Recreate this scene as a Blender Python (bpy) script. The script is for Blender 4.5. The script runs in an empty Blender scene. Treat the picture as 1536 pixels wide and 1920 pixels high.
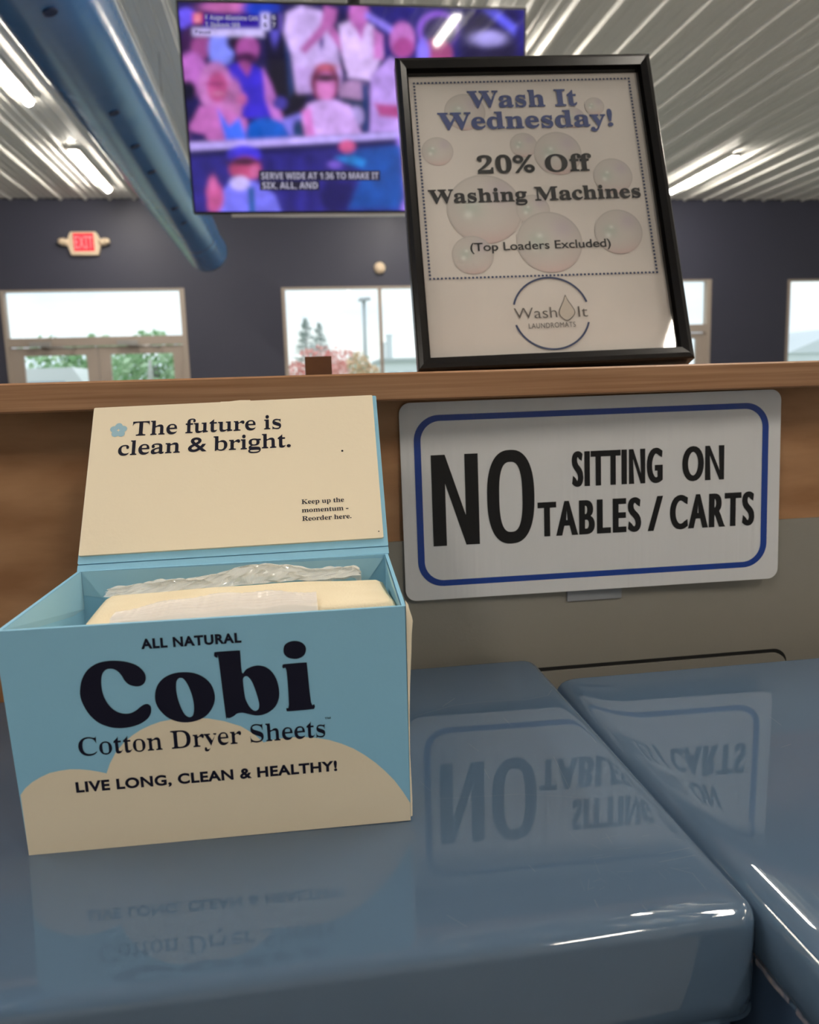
import bpy, bmesh, math, random
import numpy as np
from mathutils import Matrix, Vector

random.seed(7)
C = bpy.context.scene.collection
SC = bpy.context.scene
EYE = 1.30                       # height of the camera above the floor (all z below are given from eye level)
rad = math.radians

# ------------------------------------------------------------------ camera, sky, exposure
YAW, PITCH, ROLL, FPX = rad(8.0177), rad(8.7059), rad(-1.7982), 1502.9
cam = bpy.data.cameras.new('camera')
cam.sensor_fit = 'HORIZONTAL'; cam.sensor_width = 36.0
cam.lens = FPX / 1536 * 36.0
cam.clip_start = 0.02; cam.clip_end = 500
cam.dof.use_dof = True; cam.dof.focus_distance = 0.48; cam.dof.aperture_fstop = 15.0
co = bpy.data.objects.new('camera', cam); C.objects.link(co)
fw = Vector((math.sin(YAW) * math.cos(PITCH), math.cos(YAW) * math.cos(PITCH), -math.sin(PITCH)))
r0 = Vector((math.cos(YAW), -math.sin(YAW), 0)); u0 = r0.cross(fw)
rr = r0 * math.cos(ROLL) + u0 * math.sin(ROLL); uu = u0 * math.cos(ROLL) - r0 * math.sin(ROLL)
M = Matrix((rr, uu, -fw)).transposed().to_4x4(); M.translation = (0, 0, EYE)
co.matrix_world = M
SC.camera = co

SC.view_settings.view_transform = 'Standard'; SC.view_settings.look = 'None'
SC.view_settings.gamma = 1.0; SC.view_settings.use_curve_mapping = False
SC.view_settings.exposure = 0.42
TUBE = 74.0                      # radiance of the strip light diffusers
TUBE_COL = (1.0, 0.92, 0.80)

w = bpy.data.worlds.new('overcast_sky'); SC.world = w; w.use_nodes = True
nt = w.node_tree; bg = nt.nodes['Background']
tc = nt.nodes.new('ShaderNodeTexCoord'); mp = nt.nodes.new('ShaderNodeMapping'); nz = nt.nodes.new('ShaderNodeTexNoise'); cr = nt.nodes.new('ShaderNodeValToRGB')
mp.inputs['Scale'].default_value = (3.0, 3.0, 9.0)
nz.inputs['Scale'].default_value = 1.6; nz.inputs['Detail'].default_value = 5
cr.color_ramp.elements[0].position = 0.36; cr.color_ramp.elements[0].color = (0.74, 0.86, 1.0, 1)
cr.color_ramp.elements[1].position = 0.62; cr.color_ramp.elements[1].color = (0.98, 1.0, 1.0, 1)
nt.links.new(tc.outputs['Generated'], mp.inputs[0]); nt.links.new(mp.outputs[0], nz.inputs[0])
nt.links.new(nz.outputs['Fac'], cr.inputs[0]); nt.links.new(cr.outputs[0], bg.inputs['Color'])
bg.inputs['Strength'].default_value = 1.05

# ------------------------------------------------------------------ helpers
def lin(r, g, b):
    f = lambda c: (c / 255 / 12.92) if c / 255 <= 0.04045 else ((c / 255 + 0.055) / 1.055) ** 2.4
    return (f(r), f(g), f(b))

def mat(name, col, rough=0.5, spec=0.5, metal=0.0, coat=0.0, noise=None, col2=None, bump=None, stretch=(1, 1, 1), rnoise=None, trans=0.0, alpha=1.0):
    m = bpy.data.materials.new(name); m.use_nodes = True
    t = m.node_tree; b = t.nodes['Principled BSDF']
    b.inputs['Base Color'].default_value = (*col, 1); b.inputs['Roughness'].default_value = rough
    b.inputs['Specular IOR Level'].default_value = spec; b.inputs['Metallic'].default_value = metal
    b.inputs['Coat Weight'].default_value = coat; b.inputs['Transmission Weight'].default_value = trans
    b.inputs['Alpha'].default_value = alpha
    if noise or bump or rnoise:
        tc = t.nodes.new('ShaderNodeTexCoord'); mp = t.nodes.new('ShaderNodeMapping'); mp.inputs['Scale'].default_value = stretch
        t.links.new(tc.outputs['Object'], mp.inputs[0])
    if noise:
        n = t.nodes.new('ShaderNodeTexNoise'); n.inputs['Scale'].default_value = noise; n.inputs['Detail'].default_value = 6
        t.links.new(mp.outputs[0], n.inputs[0])
        r = t.nodes.new('ShaderNodeValToRGB'); r.color_ramp.elements[0].position = 0.32; r.color_ramp.elements[1].position = 0.68
        r.color_ramp.elements[0].color = (*col, 1); r.color_ramp.elements[1].color = (*(col2 or col), 1)
        t.links.new(n.outputs['Fac'], r.inputs[0]); t.links.new(r.outputs[0], b.inputs['Base Color'])
    if bump:
        n = t.nodes.new('ShaderNodeTexNoise'); n.inputs['Scale'].default_value = bump[0]; n.inputs['Detail'].default_value = bump[2] if len(bump) > 2 else 3
        t.links.new(mp.outputs[0], n.inputs[0])
        bp = t.nodes.new('ShaderNodeBump'); bp.inputs['Strength'].default_value = bump[1]; bp.inputs['Distance'].default_value = 0.002
        t.links.new(n.outputs['Fac'], bp.inputs['Height']); t.links.new(bp.outputs[0], b.inputs['Normal'])
    if rnoise:
        n = t.nodes.new('ShaderNodeTexNoise'); n.inputs['Scale'].default_value = rnoise[0]; n.inputs['Detail'].default_value = 8
        t.links.new(mp.outputs[0], n.inputs[0])
        mr = t.nodes.new('ShaderNodeMapRange'); mr.inputs['From Min'].default_value = 0.35; mr.inputs['From Max'].default_value = 0.7
        mr.inputs['To Min'].default_value = rnoise[1]; mr.inputs['To Max'].default_value = rnoise[2]
        t.links.new(n.outputs['Fac'], mr.inputs['Value']); t.links.new(mr.outputs[0], b.inputs['Roughness'])
    return m

def emit(name, col, strength, attr=None):
    m = bpy.data.materials.new(name); m.use_nodes = True
    t = m.node_tree; b = t.nodes['Principled BSDF']
    b.inputs['Base Color'].default_value = (0.01, 0.01, 0.012, 1); b.inputs['Roughness'].default_value = 0.04
    b.inputs['Emission Color'].default_value = (*col, 1); b.inputs['Emission Strength'].default_value = strength
    if attr:
        a = t.nodes.new('ShaderNodeAttribute'); a.attribute_name = attr
        t.links.new(a.outputs['Color'], b.inputs['Emission Color'])
    return m

def attr_mat(name, attr, rough=0.6):
    m = bpy.data.materials.new(name); m.use_nodes = True
    t = m.node_tree; b = t.nodes['Principled BSDF']; b.inputs['Roughness'].default_value = rough
    a = t.nodes.new('ShaderNodeAttribute'); a.attribute_name = attr
    t.links.new(a.outputs['Color'], b.inputs['Base Color'])
    return m

def pane_mat(name, tint=(1, 1, 1), gloss=0.05):
    m = bpy.data.materials.new(name); m.use_nodes = True
    t = m.node_tree; t.nodes.remove(t.nodes['Principled BSDF']); o = t.nodes['Material Output']
    tr = t.nodes.new('ShaderNodeBsdfTransparent'); tr.inputs[0].default_value = (*tint, 1)
    g = t.nodes.new('ShaderNodeBsdfGlossy'); g.inputs['Roughness'].default_value = 0.02
    x = t.nodes.new('ShaderNodeMixShader'); lw = t.nodes.new('ShaderNodeLayerWeight'); lw.inputs[0].default_value = 0.5
    p5 = t.nodes.new('ShaderNodeMath'); p5.operation = 'POWER'; p5.inputs[1].default_value = 5.0
    f = t.nodes.new('ShaderNodeMath'); f.operation = 'MULTIPLY_ADD'; f.inputs[1].default_value = 0.95; f.inputs[2].default_value = gloss
    t.links.new(lw.outputs['Facing'], p5.inputs[0]); t.links.new(p5.outputs[0], f.inputs[0])
    t.links.new(f.outputs[0], x.inputs[0]); t.links.new(tr.outputs[0], x.inputs[1]); t.links.new(g.outputs[0], x.inputs[2])
    t.links.new(x.outputs[0], o.inputs['Surface'])
    return m

class MB:
    """collects faces for ONE mesh object"""
    def __init__(s): s.v = []; s.f = []; s.m = []; s.sm = []
    def add(s, verts, faces, mi=0, smooth=False):
        k = len(s.v); s.v += [tuple(p) for p in verts]
        for f in faces: s.f.append([k + i for i in f]); s.m.append(mi); s.sm.append(smooth)
    def box(s, a, b, mi=0):
        x0, y0, z0 = a; x1, y1, z1 = b
        s.add([(x0,y0,z0),(x1,y0,z0),(x1,y1,z0),(x0,y1,z0),(x0,y0,z1),(x1,y0,z1),(x1,y1,z1),(x0,y1,z1)],
              [(0,3,2,1),(4,5,6,7),(0,1,5,4),(1,2,6,5),(2,3,7,6),(3,0,4,7)], mi)
    def hexa(s, p, mi=0):            # p: 4 bottom + 4 top corners, counter-clockwise from above
        s.add(p, [(0,3,2,1),(4,5,6,7),(0,1,5,4),(1,2,6,5),(2,3,7,6),(3,0,4,7)], mi)
    def prism(s, pts, y0, y1, mi=0, smooth=False):   # outline in x,z extruded from y0 (front) to y1
        n = len(pts)
        s.add([(x, y0, z) for x, z in pts] + [(x, y1, z) for x, z in pts],
              [list(range(n)), list(range(2*n-1, n-1, -1))], mi)
        s.add([(x, y0, z) for x, z in pts] + [(x, y1, z) for x, z in pts],
              [(i, i+n, (i+1) % n + n, (i+1) % n) for i in range(n)], mi, smooth)
    def flat(s, pts, y, mi=0): s.add([(x, y, z) for x, z in pts], [list(range(len(pts)))], mi)
    def loft(s, rings, mi=0, smooth=True, closed=True, cap0=False, cap1=False):
        n = len(rings[0]); vs = [p for r in rings for p in r]; fs = []
        for i in range(len(rings)-1):
            for j in range(n if closed else n-1):
                k = (j+1) % n
                fs.append((i*n+j, i*n+k, (i+1)*n+k, (i+1)*n+j))
        s.add(vs, fs, mi, smooth)
        if cap0: s.add(rings[0], [list(range(n-1, -1, -1))], mi)
        if cap1: s.add(rings[-1], [list(range(n))], mi)
    def tube(s, path, r, seg=10, mi=0, caps=True):
        rings = []
        for i, p in enumerate(path):
            p = Vector(p); a = Vector(path[max(i-1, 0)]); b = Vector(path[min(i+1, len(path)-1)])
            d = (b-a).normalized(); h = Vector((0,0,1)) if abs(d.z) < .9 else Vector((1,0,0))
            e1 = d.cross(h).normalized(); e2 = d.cross(e1).normalized()
            R = r[i] if isinstance(r, (list, tuple)) else r
            rings.append([tuple(p + e1*R*math.cos(t) + e2*R*math.sin(t)) for t in [2*math.pi*k/seg for k in range(seg)]])
        s.loft(rings, mi, True, True, caps, caps)
    def sphere(s, c, r, seg=20, rows=12, mi=0):
        rx, ry, rz = r if isinstance(r, (list, tuple)) else (r, r, r)
        rings = []
        for i in range(rows+1):
            a = -math.pi/2 + math.pi*i/rows; q = max(math.cos(a), 1e-3)
            rings.append([(c[0]+rx*q*math.cos(t), c[1]+ry*q*math.sin(t), c[2]+rz*math.sin(a)) for t in [2*math.pi*k/seg for k in range(seg)]])
        s.loft(rings, mi, True, True, True, True)
    def build(s, name, mats, parent=None, off=(0, 0, 0), weld=True):
        me = bpy.data.meshes.new(name); ox, oy, oz = off
        me.from_pydata([(x-ox, y-oy, z-oz) for x, y, z in s.v], [], s.f)
        for m in (mats if isinstance(mats, (list, tuple)) else [mats]): me.materials.append(m)
        me.polygons.foreach_set('material_index', s.m); me.polygons.foreach_set('use_smooth', s.sm)
        bm = bmesh.new(); bm.from_mesh(me); weld and bmesh.ops.remove_doubles(bm, verts=bm.verts, dist=1e-6)
        bm.to_mesh(me); bm.free(); me.update()
        o = bpy.data.objects.new(name, me); C.objects.link(o)
        if parent: o.parent = parent
        return o

def tag(o, label=None, cat=None, group=None, kind=None):
    for k, v in (('label', label), ('category', cat), ('group', group), ('kind', kind)):
        if v: o[k] = v
    return o
def thing(name, label, cat, loc=(0, 0, 0), rot=None, group=None):
    o = bpy.data.objects.new(name, None); C.objects.link(o); o.empty_display_size = 0.05
    Mx = rot.to_4x4() if rot else Matrix.Identity(4); Mx.translation = (loc[0], loc[1], loc[2] + EYE); o.matrix_world = Mx
    return tag(o, label, cat, group)
def structure(name, mb, m):
    o = mb.build(name, m); o.location.z = EYE; return tag(o, kind='structure')
def single(name, mb, m, label, cat, group=None, base=(0, 0, 0)):
    o = mb.build(name, m, None, base); o.location = (base[0], base[1], base[2] + EYE); return tag(o, label, cat, group)
def eul(a, b, c):
    return Matrix.Rotation(rad(a), 3, 'Z') @ Matrix.Rotation(rad(b), 3, 'X') @ Matrix.Rotation(rad(c), 3, 'Y')
def rrect(x0, x1, z0, z1, r, n=8):
    P = []
    for cx, cz, a0 in ((x1-r, z1-r, 0), (x0+r, z1-r, 90), (x0+r, z0+r, 180), (x1-r, z0+r, 270)):
        for k in range(n+1):
            a = rad(a0 + 90*k/n); P.append((cx+r*math.cos(a), cz+r*math.sin(a)))
    return P
def spline(P, n=4):                       # closed Catmull-Rom through P
    out = []; N = len(P)
    for i in range(N):
        a, b, c, d = (P[(i-1) % N], P[i], P[(i+1) % N], P[(i+2) % N])
        for k in range(n):
            t = k/n
            out.append(tuple(.5*(2*b[j] + (c[j]-a[j])*t + (2*a[j]-5*b[j]+4*c[j]-d[j])*t*t + (3*b[j]-a[j]-3*c[j]+d[j])*t**3) for j in (0, 1)))
    return out

# lettering: outlines of a text, stretched to a width and a capital height, laid on the plane y = const
def style_chars(s, st):
    if st == 'serif':
        o = ''
        for c in s:
            if 'A' <= c <= 'Z': o += chr(0x1D400 + ord(c) - 65)
            elif 'a' <= c <= 'z': o += chr(0x1D41A + ord(c) - 97)
            elif '0' <= c <= '9': o += chr(0x1D7CE + ord(c) - 48)
            else: o += c
        return o
    if st == 'bold':
        o = ''
        for c in s:
            if 'A' <= c <= 'Z': o += chr(0x1D5D4 + ord(c) - 65)
            elif 'a' <= c <= 'z': o += chr(0x1D5EE + ord(c) - 97)
            elif '0' <= c <= '9': o += chr(0x1D7EC + ord(c) - 48)
            else: o += c
        return o
    return s
def raw_text(s, st, sp=1.0):
    cu = bpy.data.curves.new('lettering', 'FONT'); cu.body = style_chars(s, st); cu.size = 1; cu.resolution_u = 6; cu.space_character = sp
    cu.materials.append(None); cu.materials.append(None)
    for k, c in enumerate(s):
        if st == 'serif' and not c.isalnum(): cu.body_format[k].material_index = 1
    ob = bpy.data.objects.new('lettering', cu); C.objects.link(ob)
    bpy.context.view_layer.update()
    me = ob.evaluated_get(bpy.context.evaluated_depsgraph_get()).to_mesh()
    v = [(p.co.x, p.co.y) for p in me.vertices]; f = [list(p.vertices) for p in me.polygons]; mk = [p.material_index for p in me.polygons]
    bpy.data.objects.remove(ob); bpy.data.curves.remove(cu)
    return v, f, mk
_cap = {}
def text(mb, s, x0, x1, zb, cap, y, mi, st='plain', ox=0.0, oz=0.0, sp=1.0):
    """ox, oz: how much each stroke grows sideways and upwards, as a share of the capital height"""
    v, f, mk = raw_text(s, st, sp)
    if st not in _cap: _cap[st] = max(p[1] for p in raw_text('H', st)[0])
    if not v: return
    gx, gz = ox*cap, oz*cap
    a = min(p[0] for p in v); b = max(p[0] for p in v); sx = (x1-x0-2*gx)/(b-a); sz = (cap-2*gz)/_cap[st]
    P = [Vector((x0+gx+(p[0]-a)*sx, zb+gz+p[1]*sz)) for p in v]
    cnt = {}; sym = [0]*len(v)
    for q, k in zip(f, mk):
        for i in range(len(q)):
            e = (q[i], q[(i+1) % len(q)]); cnt[e] = 1
            if k: sym[q[i]] = 1
    N = [[] for _ in v]
    for (i, j) in cnt:
        if (j, i) not in cnt:
            d = P[j]-P[i]
            if d.length > 1e-9: n = Vector((d.y, -d.x)).normalized(); N[i].append(n); N[j].append(n)
    out = []
    for p, n, k in zip(P, N, sym):
        if n and (ox or oz):
            m = sum(n, Vector((0, 0)));
            if m.length > 1e-6:
                m.normalize(); m /= max(m.dot(n[0]), .5)
                hx = gx + (.045*cap if k and ox < 0 else (.02*cap if k else 0)); p = p + Vector((m.x*hx, m.y*(gz if not k else max(gz, .01*cap))))
        out.append((p.x, y, p.y))
    mb.add(out, f, mi)

# ------------------------------------------------------------------ materials
M_ = {}
M_['wall'] = mat('dark_blue_grey_wall_paint', (0.050, 0.053, 0.083), 0.5, 0.4, bump=(60, .1))
M_['sidewall'] = mat('pale_wall_paint', (0.72, 0.71, 0.69), 0.6)
M_['floor'] = mat('concrete_floor', (0.21, 0.205, 0.20), 0.45, noise=3, col2=(0.25, 0.245, 0.24))
M_['ceil'] = mat('white_ribbed_metal', (0.80, 0.80, 0.76), 0.5, 0.4, bump=(2, .2))
M_['maple'] = mat('maple_laminate', lin(176, 134, 100), 0.42, 0.4, noise=1.0, col2=lin(150, 106, 72), stretch=(7, 160, 420), bump=(300, .05))
M_['panelwood'] = mat('maple_panel', lin(188, 142, 102), 0.5, 0.35, noise=1.0, col2=lin(156, 110, 72), stretch=(11, 20, 38))
M_['darkwood'] = mat('dark_brown_wood', lin(110, 72, 40), 0.5, noise=30, col2=lin(95, 60, 34))
M_['gray'] = mat('warm_grey_plastic', lin(150, 145, 135), 0.45, 0.4, bump=(500, .05))
M_['slot'] = mat('dark_groove', (0.006, 0.006, 0.006), 0.6)
M_['blue'] = mat('glossy_slate_blue', lin(80, 100, 122), 0.012, 0.75)
M_['scratch'] = mat('fine_scratch', lin(128, 142, 158), .4, alpha=.55)
M_['bluedark'] = mat('slate_blue_cabinet', lin(62, 82, 110), 0.3, 0.5)
M_['scuff'] = mat('scuffed_edge', lin(150, 140, 140), 0.5, noise=300, col2=lin(70, 85, 110))
M_['signwhite'] = mat('white_sign_sheet', (0.78, 0.77, 0.77), 0.28, 0.5, bump=(3, .25, 1), stretch=(60, 60, 1))
M_['signblue'] = mat('sign_blue', lin(10, 60, 150), 0.28, bump=(3, .25, 1), stretch=(60, 60, 1))
M_['signblack'] = mat('sign_black', (0.008, 0.008, 0.009), 0.28, 0.3, bump=(3, .25, 1), stretch=(60, 60, 1))
M_['black'] = mat('black_frame_lacquer', (0.010, 0.009, 0.009), 0.2, 0.35)
M_['paper'] = mat('white_paper', (0.66, 0.61, 0.57), 0.7, noise=14, col2=(0.70, 0.645, 0.60), bump=(14, .3))
M_['inkblue'] = mat('printed_blue', lin(72, 84, 132), 0.7)
M_['inknavy'] = mat('printed_navy', lin(56, 68, 104), 0.7)
M_['inkblack'] = mat('printed_black', lin(40, 40, 42), 0.7)
M_['inkgrey'] = mat('printed_grey', lin(96, 90, 86), 0.7)
M_['inkpale'] = mat('printed_pale_grey', lin(196, 186, 174), 0.7)
M_['boxblue'] = mat('light_blue_card', lin(142, 196, 224), 0.55, 0.35, bump=(400, .04))
M_['boxlight'] = mat('pale_blue_paper_flap', lin(160, 206, 226), 0.55, 0.35)
M_['cream'] = mat('cream_card', lin(236, 222, 196), 0.6, 0.3, bump=(300, .05))
M_['navy'] = mat('dark_navy_print', lin(18, 18, 38), 0.6, 0.2)
M_['flower'] = mat('pale_blue_print', lin(150, 186, 202), 0.6)
M_['cotton'] = mat('natural_cotton', lin(238, 222, 190), 0.9, 0.1, noise=40, col2=lin(244, 230, 200), bump=(900, .25))
M_['film'] = mat('clear_crinkled_film', (1.0, 0.955, 0.89), 0.08, 0.7, alpha=0.5)
M_['filmend'] = mat('translucent_ridged_film', (0.95, 0.90, 0.86), 0.2, 0.6, alpha=0.72)
M_['glass'] = pane_mat('window_glass', (0.97, 1.0, 0.99))
M_['frameglass'] = pane_mat('picture_glass', (1, 1, 1))
M_['alu'] = mat('painted_aluminium_frame', lin(172, 160, 150), 0.45, 0.5)
M_['steel'] = mat('brushed_metal', (0.5, 0.5, 0.5), 0.3, metal=0.8)
M_['duct'] = mat('blue_duct_fabric', (0.045, 0.17, 0.42), 0.2, 0.8, bump=(1.2, 1.0, 3), stretch=(3, 16, 3))
M_['ducthole'] = mat('duct_nozzle', (0.01, 0.03, 0.10), 0.7)
M_['housing'] = mat('white_lamp_housing', (0.7, 0.69, 0.66), 0.4)
M_['tube'] = emit('lit_strip_diffuser', TUBE_COL, TUBE)
M_['exitbody'] = mat('cream_plastic', lin(225, 205, 178), 0.5)
M_['exitred'] = emit('exit_red_face', (0.80, 0.03, 0.05), 1.0)
M_['exitltr'] = emit('exit_lit_letters', (1.0, 0.22, 0.22), 1.0)
M_['tvblack'] = mat('tv_black_plastic', (0.01, 0.01, 0.012), 0.3)
M_['tvsilver'] = mat('tv_silver_trim', (0.55, 0.54, 0.55), 0.3, metal=0.7)
M_['screen'] = emit('tv_picture', (1, 1, 1), 0.74, 'picture')
M_['cap'] = emit('caption_letters', (0.50, 0.48, 0.64), 0.6)
M_['capbg'] = emit('caption_band', (0.012, 0.010, 0.035), 0.8)

# ------------------------------------------------------------------ the room
FAR = 11.16; CEIL = 2.53; FLOOR = -EYE; XL, XR, YN = -6.5, 10.0, -5.0
b = MB(); b.box((XL-.2, YN-.2, FLOOR-.1), (XR+.2, FAR+.25, FLOOR)); structure('floor', b, M_['floor'])
b = MB(); prof = []
x = XL - .2
k = 0
while x < XR + .2:                        # ribbed steel sheet: one tall rib and two low ones per 0.3 m
    prof += [(x, 0), (x+.018, -.026), (x+.043, -.026), (x+.061, 0), (x+.115, 0), (x+.123, -.007), (x+.137, -.007), (x+.145, 0),
             (x+.205, 0), (x+.213, -.007), (x+.227, -.007), (x+.235, 0)]
    x += .30
b.loft([[(px, YN-.2, CEIL+pz) for px, pz in prof], [(px, FAR+.2, CEIL+pz) for px, pz in prof]], 0, False, False)
b.box((XL-.2, YN-.2, CEIL+.002), (XR+.2, FAR+.2, CEIL+.05))
structure('ceiling', b, M_['ceil'])

openings = [(-3.615, -1.325, FLOOR, 1.405), (-.065, 2.62, -.45, 1.395), (3.78, 6.07, FLOOR, 1.43), (7.26, 9.5, -.45, 1.415)]
b = MB(); x = XL - .2
for (a, c, z0, z1) in openings:
    b.box((x, FAR, FLOOR), (a, FAR+.2, CEIL)); b.box((a, FAR, z1), (c, FAR+.2, CEIL))
    if z0 > FLOOR: b.box((a, FAR, FLOOR), (c, FAR+.2, z0))
    x = c
b.box((x, FAR, FLOOR), (XR+.2, FAR+.2, CEIL)); structure('wall_back', b, M_['wall'])
b = MB(); b.box((XL-.2, YN, FLOOR), (XL, FAR, CEIL)); structure('wall_left', b, M_['sidewall'])
b = MB(); b.box((XR, YN, FLOOR), (XR+.2, FAR, CEIL)); structure('wall_right', b, M_['sidewall'])
b = MB(); b.box((XL-.2, YN-.2, FLOOR), (XR+.2, YN, CEIL)); structure('wall_front', b, M_['sidewall'])

def double_door(n, x0, x1, z1, xm, lg, rg, zh, zl, tz0):
    root = bpy.data.objects.new('door_%d' % n, None); C.objects.link(root); root.location = ((x0+x1)/2, FAR+.06, 0); tag(root, kind='structure')
    off = ((x0+x1)/2, FAR+.06, FLOOR); f = MB(); y0, y1 = FAR-.01, FAR+.10
    f.box((x0, y0, FLOOR), (x0+.045, y1, z1)); f.box((x1-.065, y0, FLOOR), (x1, y1, z1))
    f.box((x0+.045, y0, z1-.022), (x1-.065, y1, z1)); f.box((x0+.045, y0, zh), (x1-.065, y1, tz0))
    f.build('door_frame', M_['alu'], root, off)
    g = MB(); g.box((x0+.045, FAR+.04, tz0), (x1-.065, FAR+.046, z1-.022)); g.build('transom_pane', M_['glass'], root, off)
    for (a, c, (g0, g1)) in ((x0+.045, xm-.004, lg), (xm+.004, x1-.065, rg)):
        d = MB(); ya, yb = FAR+.02, FAR+.065; zt = zh-.012
        d.box((a, ya, FLOOR+.01), (g0, yb, zt)); d.box((g1, ya, FLOOR+.01), (c, yb, zt))
        d.box((g0, ya, zl), (g1, yb, zt)); d.box((g0, ya, FLOOR+.01), (g1, yb, FLOOR+.25))
        leaf = d.build('door_leaf', M_['alu'], root, off)
        g = MB(); g.box((g0, FAR+.04, FLOOR+.25), (g1, FAR+.046, zl)); g.build('pane', M_['glass'], leaf)
        leaf_g = leaf.children[0]; leaf_g.data.transform(Matrix.Translation((-off[0], -off[1], -off[2])))
        h = MB(); h.tube([(g0+.02, FAR-.03, -.25), (g1-.02, FAR-.03, -.25)], .018); h.box((g0-.03, FAR-.045, -.29), (g0+.02, FAR+.02, -.21)); h.box((g1-.02, FAR-.045, -.29), (g1+.03, FAR+.02, -.21))
        h.build('push_bar', M_['steel'], leaf, off)
        q = MB(); cx = g0+.30*(g1-g0); q.box((cx-.13, FAR-.055, zh-.005), (cx+.13, FAR-.012, zh+.06)); q.tube([(cx, FAR-.03, zh-.01), (cx+.28, FAR-.10, zh-.02), (cx+.42, FAR-.01, zh-.04)], .010, 6)
        q.build('door_closer', M_['steel'], leaf, off)
    return root
double_door(1, -3.615, -1.325, 1.405, -2.48, (-3.41, -2.63), (-2.33, -1.53), .69, .576, .80)
double_door(2, 3.78, 6.07, 1.43, 4.90, (3.98, 4.76), (5.06, 5.86), .69, .60, .80)

def window(n, x0, x1, z0, z1, xms):
    root = bpy.data.objects.new('window_%d' % n, None); C.objects.link(root); root.location = ((x0+x1)/2, FAR+.06, z0+EYE); tag(root, kind='structure')
    off = ((x0+x1)/2, FAR+.06, z0); f = MB(); y0, y1 = FAR-.005, FAR+.10
    f.box((x0, y0, z0), (x0+.05, y1, z1)); f.box((x1-.05, y0, z0), (x1, y1, z1)); f.box((x0+.05, y0, z0), (x1-.05, y1, z0+.05)); f.box((x0+.05, y0, z1-.025), (x1-.05, y1, z1))
    for xm in xms: f.box((xm-.022, y0+.02, z0+.05), (xm+.022, y1, z1-.025))
    f.build('window_frame', M_['alu'], root, off)
    e = [x0+.05] + list(xms) + [x1-.05]
    for a, c in zip(e[:-1], e[1:]):
        g = MB(); g.box((a, FAR+.05, z0+.05), (c, FAR+.056, z1-.025)); g.build('pane', M_['glass'], root, off)
window(1, -.065, 2.62, -.45, 1.395, [1.262])
window(2, 7.26, 9.5, -.45, 1.415, [8.4])

# strip lights: three columns of five along the room
COLS = (-2.05, 1.56, 5.10); ROWS = (8.9, 5.94, 2.98, .02, -3.35)
cname = ['column left of the blue duct', 'column behind the television', 'column over the right windows']
rname = ['nearest the far wall', 'second from the far wall', 'third from the far wall', 'over the blue machine tops', 'behind the counter']
lamp = None
for i, X in enumerate(COLS):
    for j, Y in enumerate(ROWS):
        if (i, j) == (2, 1): continue
        lab = 'long lit ceiling strip light, %s, %s' % (cname[i], rname[j])
        if lamp is None:
            lamp = thing('strip_light', lab, 'ceiling light', (X, Y+.8, CEIL-.026), None, 'ceiling strip lights')
            h = MB(); h.prism([(-.055, 0), (-.055, -.025), (.055, -.025), (.055, 0)], -.80, .80); h.build('lamp_housing', M_['housing'], lamp)
            d = MB(); arc = [(-.036, -.026)] + [(-.036*math.cos(t), -.026-.036*math.sin(t)) for t in [math.pi*k/8 for k in range(1, 8)]] + [(.036, -.026)]
            d.prism(arc, -.79, .79, 0, False); d.build('diffuser', M_['tube'], lamp)
        else:
            o = lamp.copy(); C.objects.link(o); o.location = (X, Y+.8, CEIL-.026+EYE); o['label'] = lab
            for ch in lamp.children:
                c = ch.copy(); C.objects.link(c); c.parent = o

# ------------------------------------------------------------------ fabric duct
CX, CZ, RD = -.845, 1.556, .216
rt = thing('air_duct', 'long round blue fabric air duct hanging under the ceiling', 'duct', (CX, 4.0, CZ))
b = MB(); rings = []
Ys = [-4.6 + .1*k for k in range(140)]
for Y in Ys:
    t = max(0, (Y-9.0)/1.4); e = min(t, 1)**2
    cx = CX + e*(-.745-CX); cz = CZ + e*(1.63-CZ); R = RD + e*(.337-RD)
    ph = ((Y+.35) % .95); R *= 1 - .018*math.exp(-(min(ph, .95-ph)/.02)**2)
    rings.append([(cx+R*k_*math.cos(a), Y, cz+R*k_*math.sin(a)) for a, k_ in [(a, 1-.17*e*math.exp(-((a+1.15)/.55)**2)) for a in [2*math.pi*q/48-math.pi for q in range(48)]]])
    if Y > 10.38: break
end = rings[-1]; ec = Vector((-.745, rings[-1][0][1], 1.63))
for s, dy in ((.8, .03), (.4, .05), (.05, .055)):
    rings.append([tuple(ec + (Vector(p)-ec)*s + Vector((0, dy, 0))) for p in end])
b.loft(rings[::-1], 0, True, True, True, True); b.build('duct_tube', M_['duct'], rt, (CX, 4.0, CZ))
for Y in (1.7, 2.5, 3.2, 4.24, 4.77, 5.29, 6.27, 6.78):
    a = rad(-70); n = MB()
    cc = Vector((CX+(RD+.002)*math.cos(a), Y, CZ+(RD+.002)*math.sin(a))); e1 = Vector((0, 1, 0)); e2 = Vector((-math.sin(a), 0, math.cos(a))); nn = Vector((math.cos(a), 0, math.sin(a)))
    r_ = .026
    n.loft([[tuple(cc + nn*h + e1*r_*s*math.cos(t) + e2*r_*s*math.sin(t)) for t in [2*math.pi*q/16 for q in range(16)]] for h, s in ((-.006, 1), (.004, 1), (.002, .8), (0, .05))], 0, False, True)
    n.build('nozzle', M_['ducthole'], rt, (CX, 4.0, CZ))
for Y in (1.0, 3.8, 6.6, 9.4):
    n = MB(); n.tube([(CX, Y, CZ+RD-.004), (CX, Y, CEIL)], .004, 6); n.build('hanger_cable', M_['steel'], rt, (CX, 4.0, CZ))

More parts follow.
